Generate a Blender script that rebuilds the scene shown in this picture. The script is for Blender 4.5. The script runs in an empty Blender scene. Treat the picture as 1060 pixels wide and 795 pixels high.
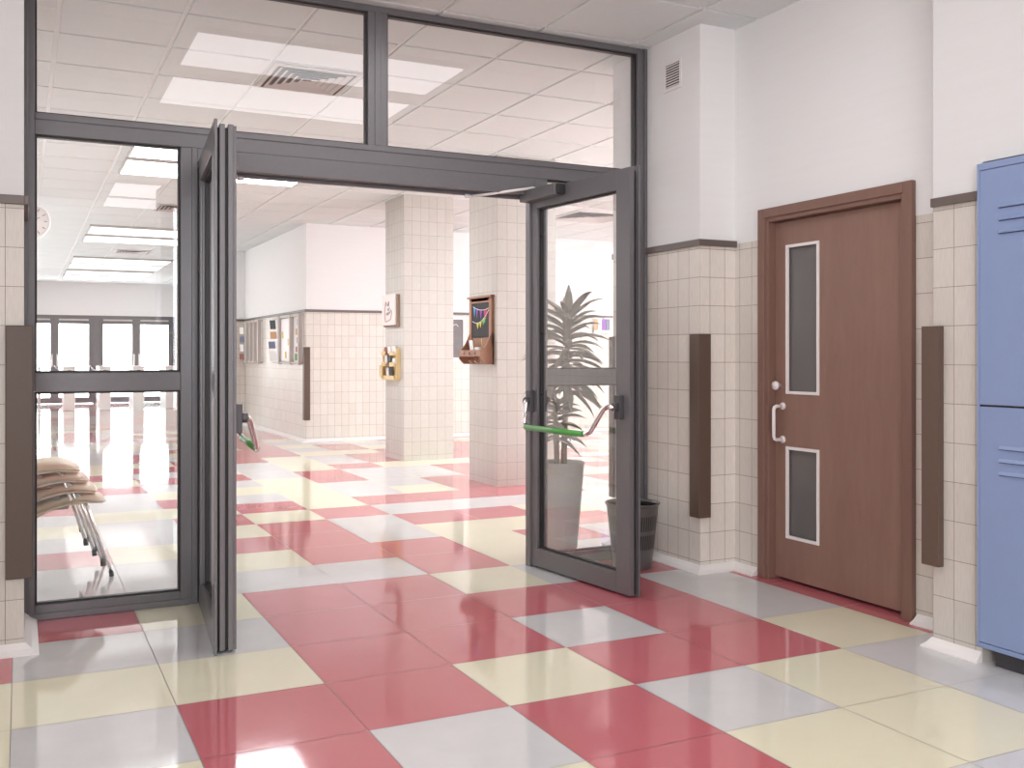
import bpy, bmesh, math, random
from mathutils import Vector, Matrix
random.seed(7)
S = bpy.context.scene
C = S.collection
PI = math.pi

# ------------------------------------------------------------------ materials
def new_mat(name):
    m = bpy.data.materials.new(name); m.use_nodes = True
    nt = m.node_tree
    b = nt.nodes['Principled BSDF']
    return m, nt, b
def N(nt, t, **kw):
    n = nt.nodes.new(t)
    for k, v in kw.items(): setattr(n, k, v)
    return n
def plain(name, col, rough=.5, metal=0., spec=.5, noise=0., scale=30., bump=0., coat=0., stretch=None):
    m, nt, b = new_mat(name)
    b.inputs['Base Color'].default_value = (*col, 1)
    b.inputs['Roughness'].default_value = rough
    b.inputs['Metallic'].default_value = metal
    b.inputs['Specular IOR Level'].default_value = spec
    b.inputs['Coat Weight'].default_value = coat
    tc = N(nt, 'ShaderNodeTexCoord'); mp = N(nt, 'ShaderNodeMapping')
    nt.links.new(tc.outputs['Object'], mp.inputs[0])
    if stretch: mp.inputs['Scale'].default_value = stretch
    nz = N(nt, 'ShaderNodeTexNoise'); nz.inputs['Scale'].default_value = scale; nz.inputs['Detail'].default_value = 4
    nt.links.new(mp.outputs[0], nz.inputs['Vector'])
    if noise:
        mx = N(nt, 'ShaderNodeMix', data_type='RGBA')
        mx.inputs['A'].default_value = (*[max(0, c*(1-noise)) for c in col], 1)
        mx.inputs['B'].default_value = (*[min(1, c*(1+noise)) for c in col], 1)
        nt.links.new(nz.outputs['Fac'], mx.inputs['Factor'])
        nt.links.new(mx.outputs['Result'], b.inputs['Base Color'])
    if bump:
        bp = N(nt, 'ShaderNodeBump'); bp.inputs['Strength'].default_value = bump; bp.inputs['Distance'].default_value = .01
        nt.links.new(nz.outputs['Fac'], bp.inputs['Height']); nt.links.new(bp.outputs[0], b.inputs['Normal'])
    return m
def emis(name, col, st):
    m, nt, b = new_mat(name)
    b.inputs['Base Color'].default_value = (.9, .9, .9, 1)
    b.inputs['Emission Color'].default_value = (*col, 1)
    b.inputs['Emission Strength'].default_value = st
    return m
def glass_mat(name, tint=(.97, .975, .97), gain=2.1, ior=1.5):
    m, nt, b = new_mat(name)
    nt.nodes.remove(b)
    out = nt.nodes['Material Output']
    geo = N(nt, 'ShaderNodeNewGeometry')
    mr = N(nt, 'ShaderNodeMapRange'); mr.inputs['To Min'].default_value = ior; mr.inputs['To Max'].default_value = 1/ior
    nt.links.new(geo.outputs['Backfacing'], mr.inputs['Value'])
    fr = N(nt, 'ShaderNodeFresnel'); nt.links.new(mr.outputs[0], fr.inputs['IOR'])
    mu = N(nt, 'ShaderNodeMath', operation='MULTIPLY', use_clamp=True); mu.inputs[1].default_value = gain
    nt.links.new(fr.outputs[0], mu.inputs[0])
    tr = N(nt, 'ShaderNodeBsdfTransparent'); tr.inputs['Color'].default_value = (*tint, 1)
    gl = N(nt, 'ShaderNodeBsdfGlossy'); gl.inputs['Roughness'].default_value = 0.0; gl.inputs['Color'].default_value = (.96, .97, 1, 1)
    mx = N(nt, 'ShaderNodeMixShader')
    nt.links.new(mu.outputs[0], mx.inputs[0]); nt.links.new(tr.outputs[0], mx.inputs[1]); nt.links.new(gl.outputs[0], mx.inputs[2])
    nt.links.new(mx.outputs[0], out.inputs['Surface'])
    return m
def wall_mat(name='tiled_wall', top=1.857, gain=1., pg=1.):
    """glazed beige tiles up to the rail, rippled white plaster above (UV in metres)"""
    m, nt, b = new_mat(name)
    L = nt.links.new
    uv = N(nt, 'ShaderNodeUVMap')
    sep = N(nt, 'ShaderNodeSeparateXYZ'); L(uv.outputs[0], sep.inputs[0])
    off = N(nt, 'ShaderNodeMapping'); off.inputs['Location'].default_value = (0, -.06, 0); L(uv.outputs[0], off.inputs[0])
    br = N(nt, 'ShaderNodeTexBrick'); br.offset = 0; br.squash = 1
    br.inputs['Scale'].default_value = 1; br.inputs['Brick Width'].default_value = .1035; br.inputs['Row Height'].default_value = .16
    br.inputs['Mortar Size'].default_value = .0016; br.inputs['Mortar Smooth'].default_value = .3; br.inputs['Bias'].default_value = 0
    br.inputs['Color1'].default_value = (.645*gain, .605*gain, .555*gain, 1); br.inputs['Color2'].default_value = (.695*gain, .655*gain, .605*gain, 1)
    br.inputs['Mortar'].default_value = (.25, .20, .165, 1)
    L(off.outputs[0], br.inputs['Vector'])
    st = N(nt, 'ShaderNodeMapping'); st.inputs['Scale'].default_value = (60, 5, 1); L(uv.outputs[0], st.inputs[0])
    nz = N(nt, 'ShaderNodeTexNoise'); nz.inputs['Scale'].default_value = 3; nz.inputs['Detail'].default_value = 5; L(st.outputs[0], nz.inputs['Vector'])
    cr = N(nt, 'ShaderNodeMapRange'); cr.inputs['From Min'].default_value = .3; cr.inputs['From Max'].default_value = .7; cr.inputs['To Min'].default_value = .93; cr.inputs['To Max'].default_value = 1.05
    L(nz.outputs['Fac'], cr.inputs['Value'])
    tile = N(nt, 'ShaderNodeMix', data_type='RGBA', blend_type='MULTIPLY'); tile.inputs['Factor'].default_value = 1
    L(br.outputs['Color'], tile.inputs['A']); L(cr.outputs[0], tile.inputs['B'])
    pl = N(nt, 'ShaderNodeMapping'); pl.inputs['Scale'].default_value = (2.2, 34, 1); L(uv.outputs[0], pl.inputs[0])
    pn = N(nt, 'ShaderNodeTexNoise'); pn.inputs['Scale'].default_value = 1; pn.inputs['Detail'].default_value = 3; L(pl.outputs[0], pn.inputs['Vector'])
    pc = N(nt, 'ShaderNodeMix', data_type='RGBA'); pc.inputs['A'].default_value = (.765*pg, .770*pg, .775*pg, 1); pc.inputs['B'].default_value = (.80*pg, .805*pg, .81*pg, 1)
    L(pn.outputs['Fac'], pc.inputs['Factor'])
    gt = N(nt, 'ShaderNodeMath', operation='GREATER_THAN'); gt.inputs[1].default_value = top; L(sep.outputs['Y'], gt.inputs[0])
    mc = N(nt, 'ShaderNodeMix', data_type='RGBA'); L(gt.outputs[0], mc.inputs['Factor']); L(tile.outputs['Result'], mc.inputs['A']); L(pc.outputs['Result'], mc.inputs['B'])
    L(mc.outputs['Result'], b.inputs['Base Color'])
    rg = N(nt, 'ShaderNodeMapRange'); rg.inputs['To Min'].default_value = .38; rg.inputs['To Max'].default_value = .75; L(gt.outputs[0], rg.inputs['Value']); L(rg.outputs[0], b.inputs['Roughness'])
    hm = N(nt, 'ShaderNodeMath', operation='MULTIPLY'); hm.inputs[1].default_value = -1; L(br.outputs['Fac'], hm.inputs[0])
    hp = N(nt, 'ShaderNodeMath', operation='MULTIPLY'); hp.inputs[1].default_value = .45; L(pn.outputs['Fac'], hp.inputs[0])
    hx = N(nt, 'ShaderNodeMix'); L(gt.outputs[0], hx.inputs['Factor']); L(hm.outputs[0], hx.inputs['A']); L(hp.outputs[0], hx.inputs['B'])
    bp = N(nt, 'ShaderNodeBump'); bp.inputs['Strength'].default_value = .35; bp.inputs['Distance'].default_value = .004
    L(hx.outputs['Result'], bp.inputs['Height']); L(bp.outputs[0], b.inputs['Normal'])
    return m
def floor_mat(name, col, var):
    m, nt, b = new_mat(name)
    L = nt.links.new
    tc = N(nt, 'ShaderNodeTexCoord')
    n1 = N(nt, 'ShaderNodeTexNoise'); n1.inputs['Scale'].default_value = 5; n1.inputs['Detail'].default_value = 8; n1.inputs['Roughness'].default_value = .65
    L(tc.outputs['Object'], n1.inputs['Vector'])
    mx = N(nt, 'ShaderNodeMix', data_type='RGBA')
    mx.inputs['A'].default_value = (*[c*(1-var) for c in col], 1); mx.inputs['B'].default_value = (*[min(1, c*(1+var)) for c in col], 1)
    L(n1.outputs['Fac'], mx.inputs['Factor']); L(mx.outputs['Result'], b.inputs['Base Color'])
    n2 = N(nt, 'ShaderNodeTexNoise'); n2.inputs['Scale'].default_value = 18; n2.inputs['Detail'].default_value = 6
    L(tc.outputs['Object'], n2.inputs['Vector'])
    mr = N(nt, 'ShaderNodeMapRange'); mr.inputs['From Min'].default_value = .3; mr.inputs['From Max'].default_value = .7
    mr.inputs['To Min'].default_value = .05; mr.inputs['To Max'].default_value = .085
    L(n2.outputs['Fac'], mr.inputs['Value']); L(mr.outputs[0], b.inputs['Roughness'])
    b.inputs['Specular IOR Level'].default_value = .75
    return m
def wood(name, a, c, scale=6., stretch=(9, 9, .7), rough=.45, sharp=1.0):
    m, nt, b = new_mat(name)
    L = nt.links.new
    tc = N(nt, 'ShaderNodeTexCoord'); mp = N(nt, 'ShaderNodeMapping'); mp.inputs['Scale'].default_value = stretch
    L(tc.outputs['Object'], mp.inputs[0])
    n0 = N(nt, 'ShaderNodeTexNoise'); n0.inputs['Scale'].default_value = scale*.22; n0.inputs['Detail'].default_value = 3; n0.inputs['Distortion'].default_value = 1.2
    L(mp.outputs[0], n0.inputs['Vector'])
    n1 = N(nt, 'ShaderNodeTexNoise'); n1.inputs['Scale'].default_value = scale*2; n1.inputs['Detail'].default_value = 7; n1.inputs['Distortion'].default_value = .6
    L(mp.outputs[0], n1.inputs['Vector'])
    ad = N(nt, 'ShaderNodeMix'); ad.inputs['Factor'].default_value = .45; L(n0.outputs['Fac'], ad.inputs['A']); L(n1.outputs['Fac'], ad.inputs['B'])
    mr = N(nt, 'ShaderNodeMapRange'); mr.inputs['From Min'].default_value = .5-.25/sharp; mr.inputs['From Max'].default_value = .5+.25/sharp
    L(ad.outputs['Result'], mr.inputs['Value'])
    mx = N(nt, 'ShaderNodeMix', data_type='RGBA'); mx.inputs['A'].default_value = (*a, 1); mx.inputs['B'].default_value = (*c, 1)
    L(mr.outputs[0], mx.inputs['Factor']); L(mx.outputs['Result'], b.inputs['Base Color'])
    b.inputs['Roughness'].default_value = rough
    return m

M = dict(
    wall=wall_mat(),
    pillar=wall_mat('tiled_pillar_shaded', 9., .74),  # tile colour darkened, shade put in to offset overlit pillars
    pier=wall_mat('tiled_pier_lit', 1.857, 1.14),  # same tile painted brighter, makes up for weak light on the middle pier
    pier_shaded=wall_mat('tiled_pier_shaded', 1.857, .84, .84),  # same wall painted darker, shade put into colour of the overlit piers
    metal=plain('anodised_grey_frame', (.150, .146, .155), .34, .25, .5, .06, 40),
    metal_d=plain('dark_gasket', (.020, .018, .019), .5),
    brown=plain('brown_plastic', (.112, .074, .056), .42, 0, .4, .06, 60),
    rail=plain('brown_rail', (.125, .098, .088), .4),
    white=plain('white_skirting', (.80, .77, .76), .4, 0, .5, .03, 8),
    door_wood=wood('red_brown_veneer', (.210, .116, .088), (.280, .168, .131), 5, (3.0, 3.0, .55), .42, 1.0),
    frame_wood=wood('red_brown_frame', (.195, .108, .083), (.225, .130, .102), 6, (8, 8, .8), .45),
    smoked=plain('smoked_vision_glass', (.135, .128, .126), .22, 0, .5, .05, 2),
    wmetal=plain('white_painted_metal', (.78, .75, .75), .35, 0, .5),
    blue=plain('blue_locker_paint', (.215, .285, .47), .38, 0, .5, .03, 12),
    blue_d=plain('dark_locker_plinth', (.05, .045, .05), .6),
    slot=plain('dark_blue_slot', (.05, .07, .14), .6),
    black=plain('black_line', (.012, .012, .014), .6),
    glass=glass_mat('clear_glass'),
    glass_door=glass_mat('door_glass', (.93, .93, .92), 2.4, 1.5),
    glass_far=glass_mat('entrance_glass', (.98, .98, .98), 1.0),
    chrome=plain('chrome', (.84, .83, .83), .14, 1.0),
    green=plain('green_grip', (.085, .36, .075), .4, 0, .5, .06, 30),
    bin=plain('dark_grey_bin_plastic', (.105, .10, .097), .28, 0, .5),
    bin_inner_shade=plain('bin_inner_shade', (.018, .016, .016), .4),  # near-black colour paints the shade inside the bin and its slots
    brown_shaded=plain('brown_plastic_shaded', (.082, .053, .040), .42, 0, .4, .06, 60),  # darker copy of the brown, shade put into the left guard's colour
    pot=plain('grey_pot', (.56, .545, .535), .5, 0, .4, .04, 12),
    soil=plain('soil', (.06, .045, .035), .9, 0, .2, .4, 60, .5),
    leaf=plain('dracaena_leaf', (.30, .285, .225), .4, 0, .5, .3, 9),  # leaf colour paled, the glass's milky veil put into it
    cane=plain('dracaena_cane', (.30, .255, .19), .7, 0, .3, .25, 40, .4),
    beech=wood('beech_veneer', (.70, .545, .40), (.78, .63, .48), 6, (1.2, 9, 9), .4),
    mount=plain('grey_seat_mount', (.26, .25, .25), .45),
    foot=plain('black_foot', (.03, .03, .03), .5),
    ceil=plain('ceiling_tile', (.70, .745, .75), .85, 0, .2, .03, 50, .1),
    tbar=plain('ceiling_grid', (.84, .86, .86), .6, 0, .3),
    lamp=emis('lamp_diffuser', (1, 1, 1), 3.4),
    lamp_hall=emis('hall_lamp_diffuser', (.98, 1.005, 1.03), 13.5),
    wing_fill=emis('wing_fill_diffuser', (.98, 1.005, 1.03), 27),
    lamp_far=emis('far_lamp_diffuser', (1, 1, 1), 1.05),
    lampframe=plain('lamp_frame', (.5, .47, .45), .5),
    vent_core=plain('vent_shadow_core', (.16, .15, .145), .7),
    vent=plain('vent_metal', (.56, .53, .51), .5),
    grout=plain('floor_grout', (.36, .31, .30), .6),
    red=floor_mat('red_floor_tile', (.545, .148, .173), .05),
    yellow=floor_mat('yellow_floor_tile', (.78, .75, .575), .04),
    wtile=floor_mat('white_floor_tile', (.635, .635, .645), .09),
    canvas=plain('white_canvas', (.72, .69, .68), .7, 0, .3, .05, 30),
    canvas_edge=plain('canvas_edge', (.30, .21, .16), .7),
    ink_red=plain('red_ink', (.42, .17, .14), .7),
    ink_grey=plain('grey_ink', (.25, .22, .23), .7),
    pine=wood('pine', (.62, .45, .22), (.72, .55, .30), 8, (6, 6, 1), .5),
    walnut=wood('warm_brown_wood', (.26, .125, .075), (.36, .19, .12), 8, (10, 10, 1.2), .5),
    slate=plain('slate', (.035, .033, .036), .6, 0, .3, .3, 14),
    slate_g=plain('grey_slate', (.20, .195, .20), .6, 0, .3, .15, 8),
    chalk=plain('white_chalk', (.75, .74, .73), .8),
    c_blue=plain('blue_chalk', (.10, .30, .55), .8), c_violet=plain('violet_chalk', (.26, .10, .45), .8),
    c_pink=plain('pink_chalk', (.55, .08, .20), .8), c_green=plain('green_chalk', (.20, .50, .14), .8),
    c_yellow=plain('yellow_chalk', (.60, .55, .08), .8),
    paper=plain('white_paper', (.78, .77, .76), .7), paper_y=plain('yellow_paper', (.70, .56, .10), .7),
    paper_b=plain('navy_paper', (.13, .15, .24), .6), paper_o=plain('tan_paper', (.55, .33, .18), .7),
    paper_k=plain('charcoal_paper', (.05, .05, .055), .6), paper_r=plain('red_paper', (.30, .12, .10), .6),
    paper_g=plain('green_paper', (.10, .28, .06), .6),
    board_frame=plain('taupe_board_frame', (.50, .455, .425), .5), board=plain('white_board', (.76, .75, .76), .4),
    strip=plain('dark_strip', (.10, .10, .11), .4),
    clock_face=plain('clock_face', (.62, .58, .56), .5), clock_rim=plain('clock_rim', (.74, .72, .71), .25),
    mount_dark=plain('dark_bar_mount', (.075, .072, .08), .35, .2),
    gate=plain('pale_turnstile_metal', (.86, .85, .85), .3, .0, .5),
)

# ------------------------------------------------------------------ mesh helpers
class MB:
    def __init__(s): s.v = []; s.f = []; s.mi = []; s.sm = []; s.mats = []
    def m(s, mat):
        if mat not in s.mats: s.mats.append(mat)
        return s.mats.index(mat)
    def add(s, vs, fs, mat, smooth=False):
        o = len(s.v); s.v += [tuple(v) for v in vs]; k = s.m(mat)
        for f in fs: s.f.append([i+o for i in f]); s.mi.append(k); s.sm.append(smooth)
        return s
    def box(s, a, b, mat, R=None):
        x0, y0, z0 = a; x1, y1, z1 = b
        if x0 > x1: x0, x1 = x1, x0
        if y0 > y1: y0, y1 = y1, y0
        if z0 > z1: z0, z1 = z1, z0
        vs = [(x0,y0,z0),(x1,y0,z0),(x1,y1,z0),(x0,y1,z0),(x0,y0,z1),(x1,y0,z1),(x1,y1,z1),(x0,y1,z1)]
        if R: vs = [R @ Vector(v) for v in vs]
        return s.add(vs, [(0,3,2,1),(4,5,6,7),(0,1,5,4),(1,2,6,5),(2,3,7,6),(3,0,4,7)], mat)
    def quad(s, vs, mat): return s.add(vs, [tuple(range(len(vs)))], mat)
    def prism(s, pts, d, mat):
        """closed outline pts (3-D, planar) pushed along vector d"""
        n = len(pts); d = Vector(d); P = [Vector(p) for p in pts]
        vs = P+[p+d for p in P]
        nrm = Vector()
        for i in range(n): nrm += P[i].cross(P[(i+1) % n])
        fs = [tuple(range(n))[::-1], tuple(range(n, 2*n))]+[(i, (i+1) % n, (i+1) % n+n, i+n) for i in range(n)]
        if nrm.dot(d) < 0: fs = [tuple(reversed(f)) for f in fs]
        return s.add(vs, fs, mat)
    def tube(s, path, r, mat, n=10, caps=True, closed=False):
        P = [Vector(p) for p in path]; k = len(P); rs = r if isinstance(r, (list, tuple)) else [r]*k
        vs = []; up = None
        for i in range(k):
            a = P[i-1] if i else (P[-1] if closed else P[0]); c = P[i+1] if i < k-1 else (P[0] if closed else P[-1])
            t = (c-a).normalized()
            if up is None:
                up = Vector((0,0,1)) if abs(t.z) < .9 else Vector((1,0,0))
            u = (up-t*up.dot(t)).normalized(); w = t.cross(u); up = u
            for j in range(n):
                an = 2*PI*j/n; vs.append(P[i]+(u*math.cos(an)+w*math.sin(an))*rs[i])
        fs = []
        for i in range(k if closed else k-1):
            i2 = (i+1) % k
            for j in range(n):
                j2 = (j+1) % n; fs.append((i*n+j, i*n+j2, i2*n+j2, i2*n+j))
        s.add(vs, fs, mat, True)
        if caps and not closed:
            o = len(s.v)-len(vs); kk = s.m(mat)
            s.f.append([o+j for j in range(n)][::-1]); s.mi.append(kk); s.sm.append(False)
            s.f.append([o+(k-1)*n+j for j in range(n)]); s.mi.append(kk); s.sm.append(False)
        return s
    def lathe(s, prof, mat, c=(0,0,0), n=40, axis='z'):
        vs = []; k = len(prof)
        for (r, z) in prof:
            for j in range(n):
                a = 2*PI*j/n; x, y = r*math.cos(a), r*math.sin(a)
                v = (x, y, z) if axis == 'z' else ((x, z, y) if axis == 'y' else (z, x, y))
                vs.append((v[0]+c[0], v[1]+c[1], v[2]+c[2]))
        fs = []
        for i in range(k-1):
            for j in range(n):
                j2 = (j+1) % n; f = (i*n+j, i*n+j2, (i+1)*n+j2, (i+1)*n+j)
                fs.append(f[::-1] if axis == 'y' else f)
        return s.add(vs, fs, mat, True)
    def build(s, name, parent=None, loc=None, bevel=0, uv=None, smooth_angle=None):
        me = bpy.data.meshes.new(name); me.from_pydata(s.v, [], s.f)
        for mt in s.mats: me.materials.append(mt)
        me.polygons.foreach_set('material_index', s.mi); me.polygons.foreach_set('use_smooth', s.sm)
        if uv is not None:
            ul = me.uv_layers.new(name='UVMap')
            for p in me.polygons:
                nx, ny, nz = [abs(c) for c in p.normal]
                for li in p.loop_indices:
                    co = me.vertices[me.loops[li].vertex_index].co
                    if nx >= ny and nx >= nz: ul.data[li].uv = (co.y-uv[1], co.z)
                    elif ny >= nz: ul.data[li].uv = (co.x-uv[0], co.z)
                    else: ul.data[li].uv = (co.x-uv[0], co.y-uv[1])
        me.update()
        o = bpy.data.objects.new(name, me); C.objects.link(o)
        if parent: o.parent = parent
        if loc: o.location = loc
        if bevel:
            b = o.modifiers.new('edge', 'BEVEL'); b.width = bevel; b.segments = 2; b.limit_method = 'ANGLE'; b.angle_limit = math.radians(40)
        return o
def tag(o, label=None, cat=None, group=None, kind=None):
    if label: o['label'] = label
    if cat: o['category'] = cat
    if group: o['group'] = group
    if kind: o['kind'] = kind
    return o
def empty(name, loc=(0,0,0), rz=0):
    o = bpy.data.objects.new(name, None); C.objects.link(o); o.location = loc; o.rotation_euler = (0, 0, rz); o.empty_display_size = .1
    return o
def dup(o, parent=None):
    c = o.copy(); C.objects.link(c); c.parent = parent
    for ch in list(o.children): dup(ch, c)
    return c
def struct(o, label, cat): return tag(o, label, cat, None, 'structure')

H = 3.095           # ceiling height
XR, XP = 3.668, 3.42  # right recessed wall, pier face
YF, YB = 5.077, 5.157 # glazed screen front and back
PY0, PY1 = 4.546, 5.46
XL, XHL = -1.5, -.24

# ------------------------------------------------------------------ floor
PAT = {}
def P_(j, i0, s):
    for k, ch in enumerate(s):
        if ch != '.': PAT[(i0+k, j)] = ch
P_(-2, 0, 'RYRYYW'); P_(-1, -2, 'YYRWRWYWW'); P_(0, -2, 'YWRRYRRYR'); P_(1, -2, 'YYYRRWRWR')
P_(2, -2, 'RWWRRRRWR'); P_(3, -2, 'WRYRRYWRR'); P_(4, -2, 'WWWWWRYWY'); P_(5, -2, 'YWWYRRYRW')
P_(6, -2, 'WRYRRWYYR'); P_(7, -2, 'YWWYRWRRY'); P_(8, -2, 'RYWRYRWWWW'); P_(9, -2, 'WWYYRYRRRR')
P_(10, -2, 'YRWRWYWYRR'); P_(11, -2, 'WYWYYYWWRR'); P_(12, -2, 'RWRWWYRWWR'); P_(13, -2, 'YRYRRWRWWR')
P_(14, -2, 'WYRWYWYRYYW'); P_(15, -2, 'YWYRYWYWRRR'); P_(16, 1, 'YRRYWRYRR'); P_(17, 2, 'WRRYYRWRR')
P_(18, 2, 'YRRWRYYRR'); P_(19, 2, 'RYRYRWWYY'); P_(20, 2, 'WRRWWYRWR'); P_(21, 2, 'YWRYRWYRW'); P_(22, 2, 'RWRRYWRYW')
P_(23, 3, 'YRRWYWR'); P_(24, 3, 'RWRYWYW')
def floor():
    mb = MB()
    x0 = .4853; dx = .515; y0 = 3.105; dy = .52
    xline = {0: .4853, 1: 1.0134, 2: 1.5232, 3: 2.0405, 4: 2.5476, 5: 3.0639, 6: 3.5733}
    xl = lambda i: xline.get(i, x0+i*.5149)
    g = .0013
    rnd = random.Random(11)
    mb.quad([(-1.6,-5.1,-.0015),(13.1,-5.1,-.0015),(13.1,28,-.0015),(-1.6,28,-.0015)], M['grout'])
    mm = {'R': M['red'], 'Y': M['yellow'], 'W': M['wtile']}
    for j in range(-16, 48):
        for i in range(-5, 25):
            c = PAT.get((i, j)) or rnd.choice('RRWWY' if i > -1 else 'RWWYY')
            a, b, c0, d = xl(i)+g, xl(i+1)-g, y0+dy*j+g, y0+dy*(j+1)-g
            if i == 0 or i == 3: a += .0012
            if a > 13.1 or b < -1.6: continue
            a = max(a, -1.6); b = min(b, 13.1)
            mb.quad([(a,c0,0),(b,c0,0),(b,d,0),(a,d,0)], mm[c])
    struct(mb.build('floor'), 'red, cream and white chequered floor of large glossy tiles', 'floor')
    # slab under the tiles so that nothing shines through from below
floor()

# ------------------------------------------------------------------ ceiling
def ceiling():
    mb = MB()
    mb.quad([(-1.7,-5.2,H),(-1.7,28,H),(13.2,28,H),(13.2,-5.2,H)], M['tbar'])
    px, py, b = .6205, .655, .013
    zt = H-.012
    for i in range(-3, 21):
        for j in range(-17, 35):
            x0, x1 = .186+px*i+b, .186+px*(i+1)-b
            y0, y1 = 5.655+py*j+b, 5.655+py*(j+1)-b
            vs = [(x0,y0,zt),(x1,y0,zt),(x1,y1,zt),(x0,y1,zt),(x0,y0,H),(x1,y0,H),(x1,y1,H),(x0,y1,H)]
            mb.add(vs, [(0,3,2,1),(0,1,5,4),(1,2,6,5),(2,3,7,6),(3,0,4,7)], M['ceil'])
    struct(mb.build('ceiling'), 'suspended ceiling of pale rectangular tiles in a white grid', 'ceiling')
ceiling()

# ------------------------------------------------------------------ walls
def wall(name, boxes, uv, label, cat='wall'):
    mb = MB()
    for a, b in boxes: mb.box(a, b, M[{'pillar': 'pillar', 'wall_pier_middle': 'pier', 'wall_pier_right': 'pier_shaded', 'wall_pier_left': 'pier_shaded'}.get(name, 'wall')])
    return struct(mb.build(name, uv=uv), label, cat)
T = .15
DY0, DY1, DZ = 3.30, 4.285, 1.985
wall('wall_right', [((XR,-5,0),(XR+T,DY0,H)), ((XR,DY1,0),(XR+T,PY1,H)), ((XR,DY0,DZ),(XR+T,DY1,H))], (0, PY0-.04), 'right wall with beige tiles below white plaster around the brown door')
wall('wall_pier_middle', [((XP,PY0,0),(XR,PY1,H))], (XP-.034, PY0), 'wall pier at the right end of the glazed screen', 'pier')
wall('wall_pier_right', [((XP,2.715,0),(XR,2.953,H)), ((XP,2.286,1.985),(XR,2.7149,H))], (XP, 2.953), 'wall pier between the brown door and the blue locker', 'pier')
wall('wall_pier_near', [((XP,-5,0),(XR,2.285,H))], (XP, 2.285), 'wall pier beside the camera, before the blue locker', 'pier')
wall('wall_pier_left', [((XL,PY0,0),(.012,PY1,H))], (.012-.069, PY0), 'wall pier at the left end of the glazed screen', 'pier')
wall('wall_left', [((XL-T,-5,0),(XL,PY1,H))], (0, 0), 'left wall of the front lobby', 'wall')
wall('wall_back', [((XL-T,-5-T,0),(XR+T,-5,H))], (0, 0), 'rear wall of the front lobby', 'wall')
wall('wall_hall_left', [((XHL-T,PY1,0),(XHL,27.6,H))], (0, 0), 'left wall of the hall beyond the glass', 'wall')
wall('wall_hall_front', [((XR,PY1-.15,0),(13,PY1,H))], (0, 0), 'hall wall running right behind the pier', 'wall')
wall('wall_hall_right', [((13,PY1,0),(13+T,13.85,H))], (0, 0), 'far right end wall of the hall', 'wall')
wall('wall_hall_corner', [((3.60,13.85,0),(13,18.1,H))], (3.60, 13.85), 'hall corner wall carrying the notice boards', 'wall')
wall('wall_corridor_stub', [((3.30,18.1,0),(3.9+T,18.5,H))], (3.30, 18.1), 'short wall jutting out past the notice boards', 'wall')
wall('wall_corridor_right', [((3.9,18.5,0),(3.9+T,27.6,H))], (0, 18.5), 'right wall of the entrance corridor', 'wall')
FX0, FX1, FZ = -.2, 3.66, 2.25
wall('wall_far', [((XHL-T,27.6,0),(FX0,27.75,H)), ((FX1,27.6,0),(3.9+T,27.75,H)), ((FX0,27.6,FZ),(FX1,27.75,H))], (0, 0), 'far end wall around the entrance doors', 'wall')
for y0, lab in ((10.86, 'tiled square pillar holding the white sign and the pine organiser'), (8.35, 'tiled square pillar holding the wooden chalkboard shelf')):
    wall('pillar', [((3.965,y0,0),(4.585,y0+.635,H))], (3.965, y0), lab, 'pillar')

# ---- trim: baseboards (cove profile) and rails
def base_run(mb, p, q, n, e0=0, e1=0, dp=1.):
    """cove skirting from p to q (floor points on the wall face), n = outward normal; e0/e1 mitre: +1 outer corner, -1 inner"""
    p = Vector((*p, 0)); q = Vector((*q, 0)); n = Vector((*n, 0)); t = (q-p).normalized()
    prof = [(0, 0), (.055, 0), (.055, .006), (.03, .02), (.006, .042), (0, .042)]
    prof = [(a*dp, z) for a, z in prof]
    A = [p+n*a-t*a*e0+Vector((0,0,z)) for a, z in prof]; B = [q+n*a+t*a*e1+Vector((0,0,z)) for a, z in prof]
    k = len(prof)
    fs = [(i, i+1, i+1+k, i+k) for i in range(k-1)]
    cr = t.cross(n)
    if cr.z > 0: fs = [f[::-1] for f in fs]
    mb.add(A+B, fs+[tuple(range(k)), tuple(range(k, 2*k))[::-1]], M['white'])
def baseboard(name, runs, label):
    mb = MB()
    for r in runs: base_run(mb, *r)
    return struct(mb.build(name), label, 'baseboard')
baseboard('baseboard_middle', [((XP,YF),(XP,PY0),(-1,0),0,1), ((XP,PY0),(XR,PY0),(0,-1),1,-1), ((XR,PY0),(XR,4.345),(-1,0),-1,0)], 'white skirting around the middle pier up to the brown door')
baseboard('baseboard_right', [((XR,3.25),(XR,2.953),(-1,0),0,-1), ((XR,2.953),(XP,2.953),(0,1),-1,1,.66), ((XP,2.953),(XP,2.716),(-1,0),1,0,.66)], 'white skirting between the brown door and the blue locker')
baseboard('baseboard_left', [((XL,PY0),(.012,PY0),(0,-1),0,1), ((.012,PY0),(.012,YF),(1,0),1,0)], 'white skirting around the left pier')
baseboard('baseboard_hall', [((3.60,18.1),(3.60,13.85),(-1,0),-1,1), ((3.60,13.85),(13,13.85),(0,-1),1,0), ((3.30,18.1),(3.60,18.1),(0,-1),1,-1), ((XP,YB),(XP,PY1),(-1,0),0,1),((XP,PY1),(13,PY1),(0,1),1,0)], 'white skirting along the hall walls')
def rail(name, boxes, label):
    mb = MB()
    for a, b in boxes: mb.box(a, b, M['rail'])
    return struct(mb.build(name, bevel=.002), label, 'trim')
r0, r1, rp = 1.836, 1.872, .018
rail('trim_1', [((XP-rp,PY0-rp,r0),(XP,YF-.001,r1)), ((XP,PY0-rp,r0),(XR,PY0,r1))], 'dark brown rail on the middle pier above the tiles')
rail('trim_2', [((XP-rp,2.716,r0),(XP,2.953,r1))], 'dark brown rail on the pier next to the blue locker')
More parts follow.
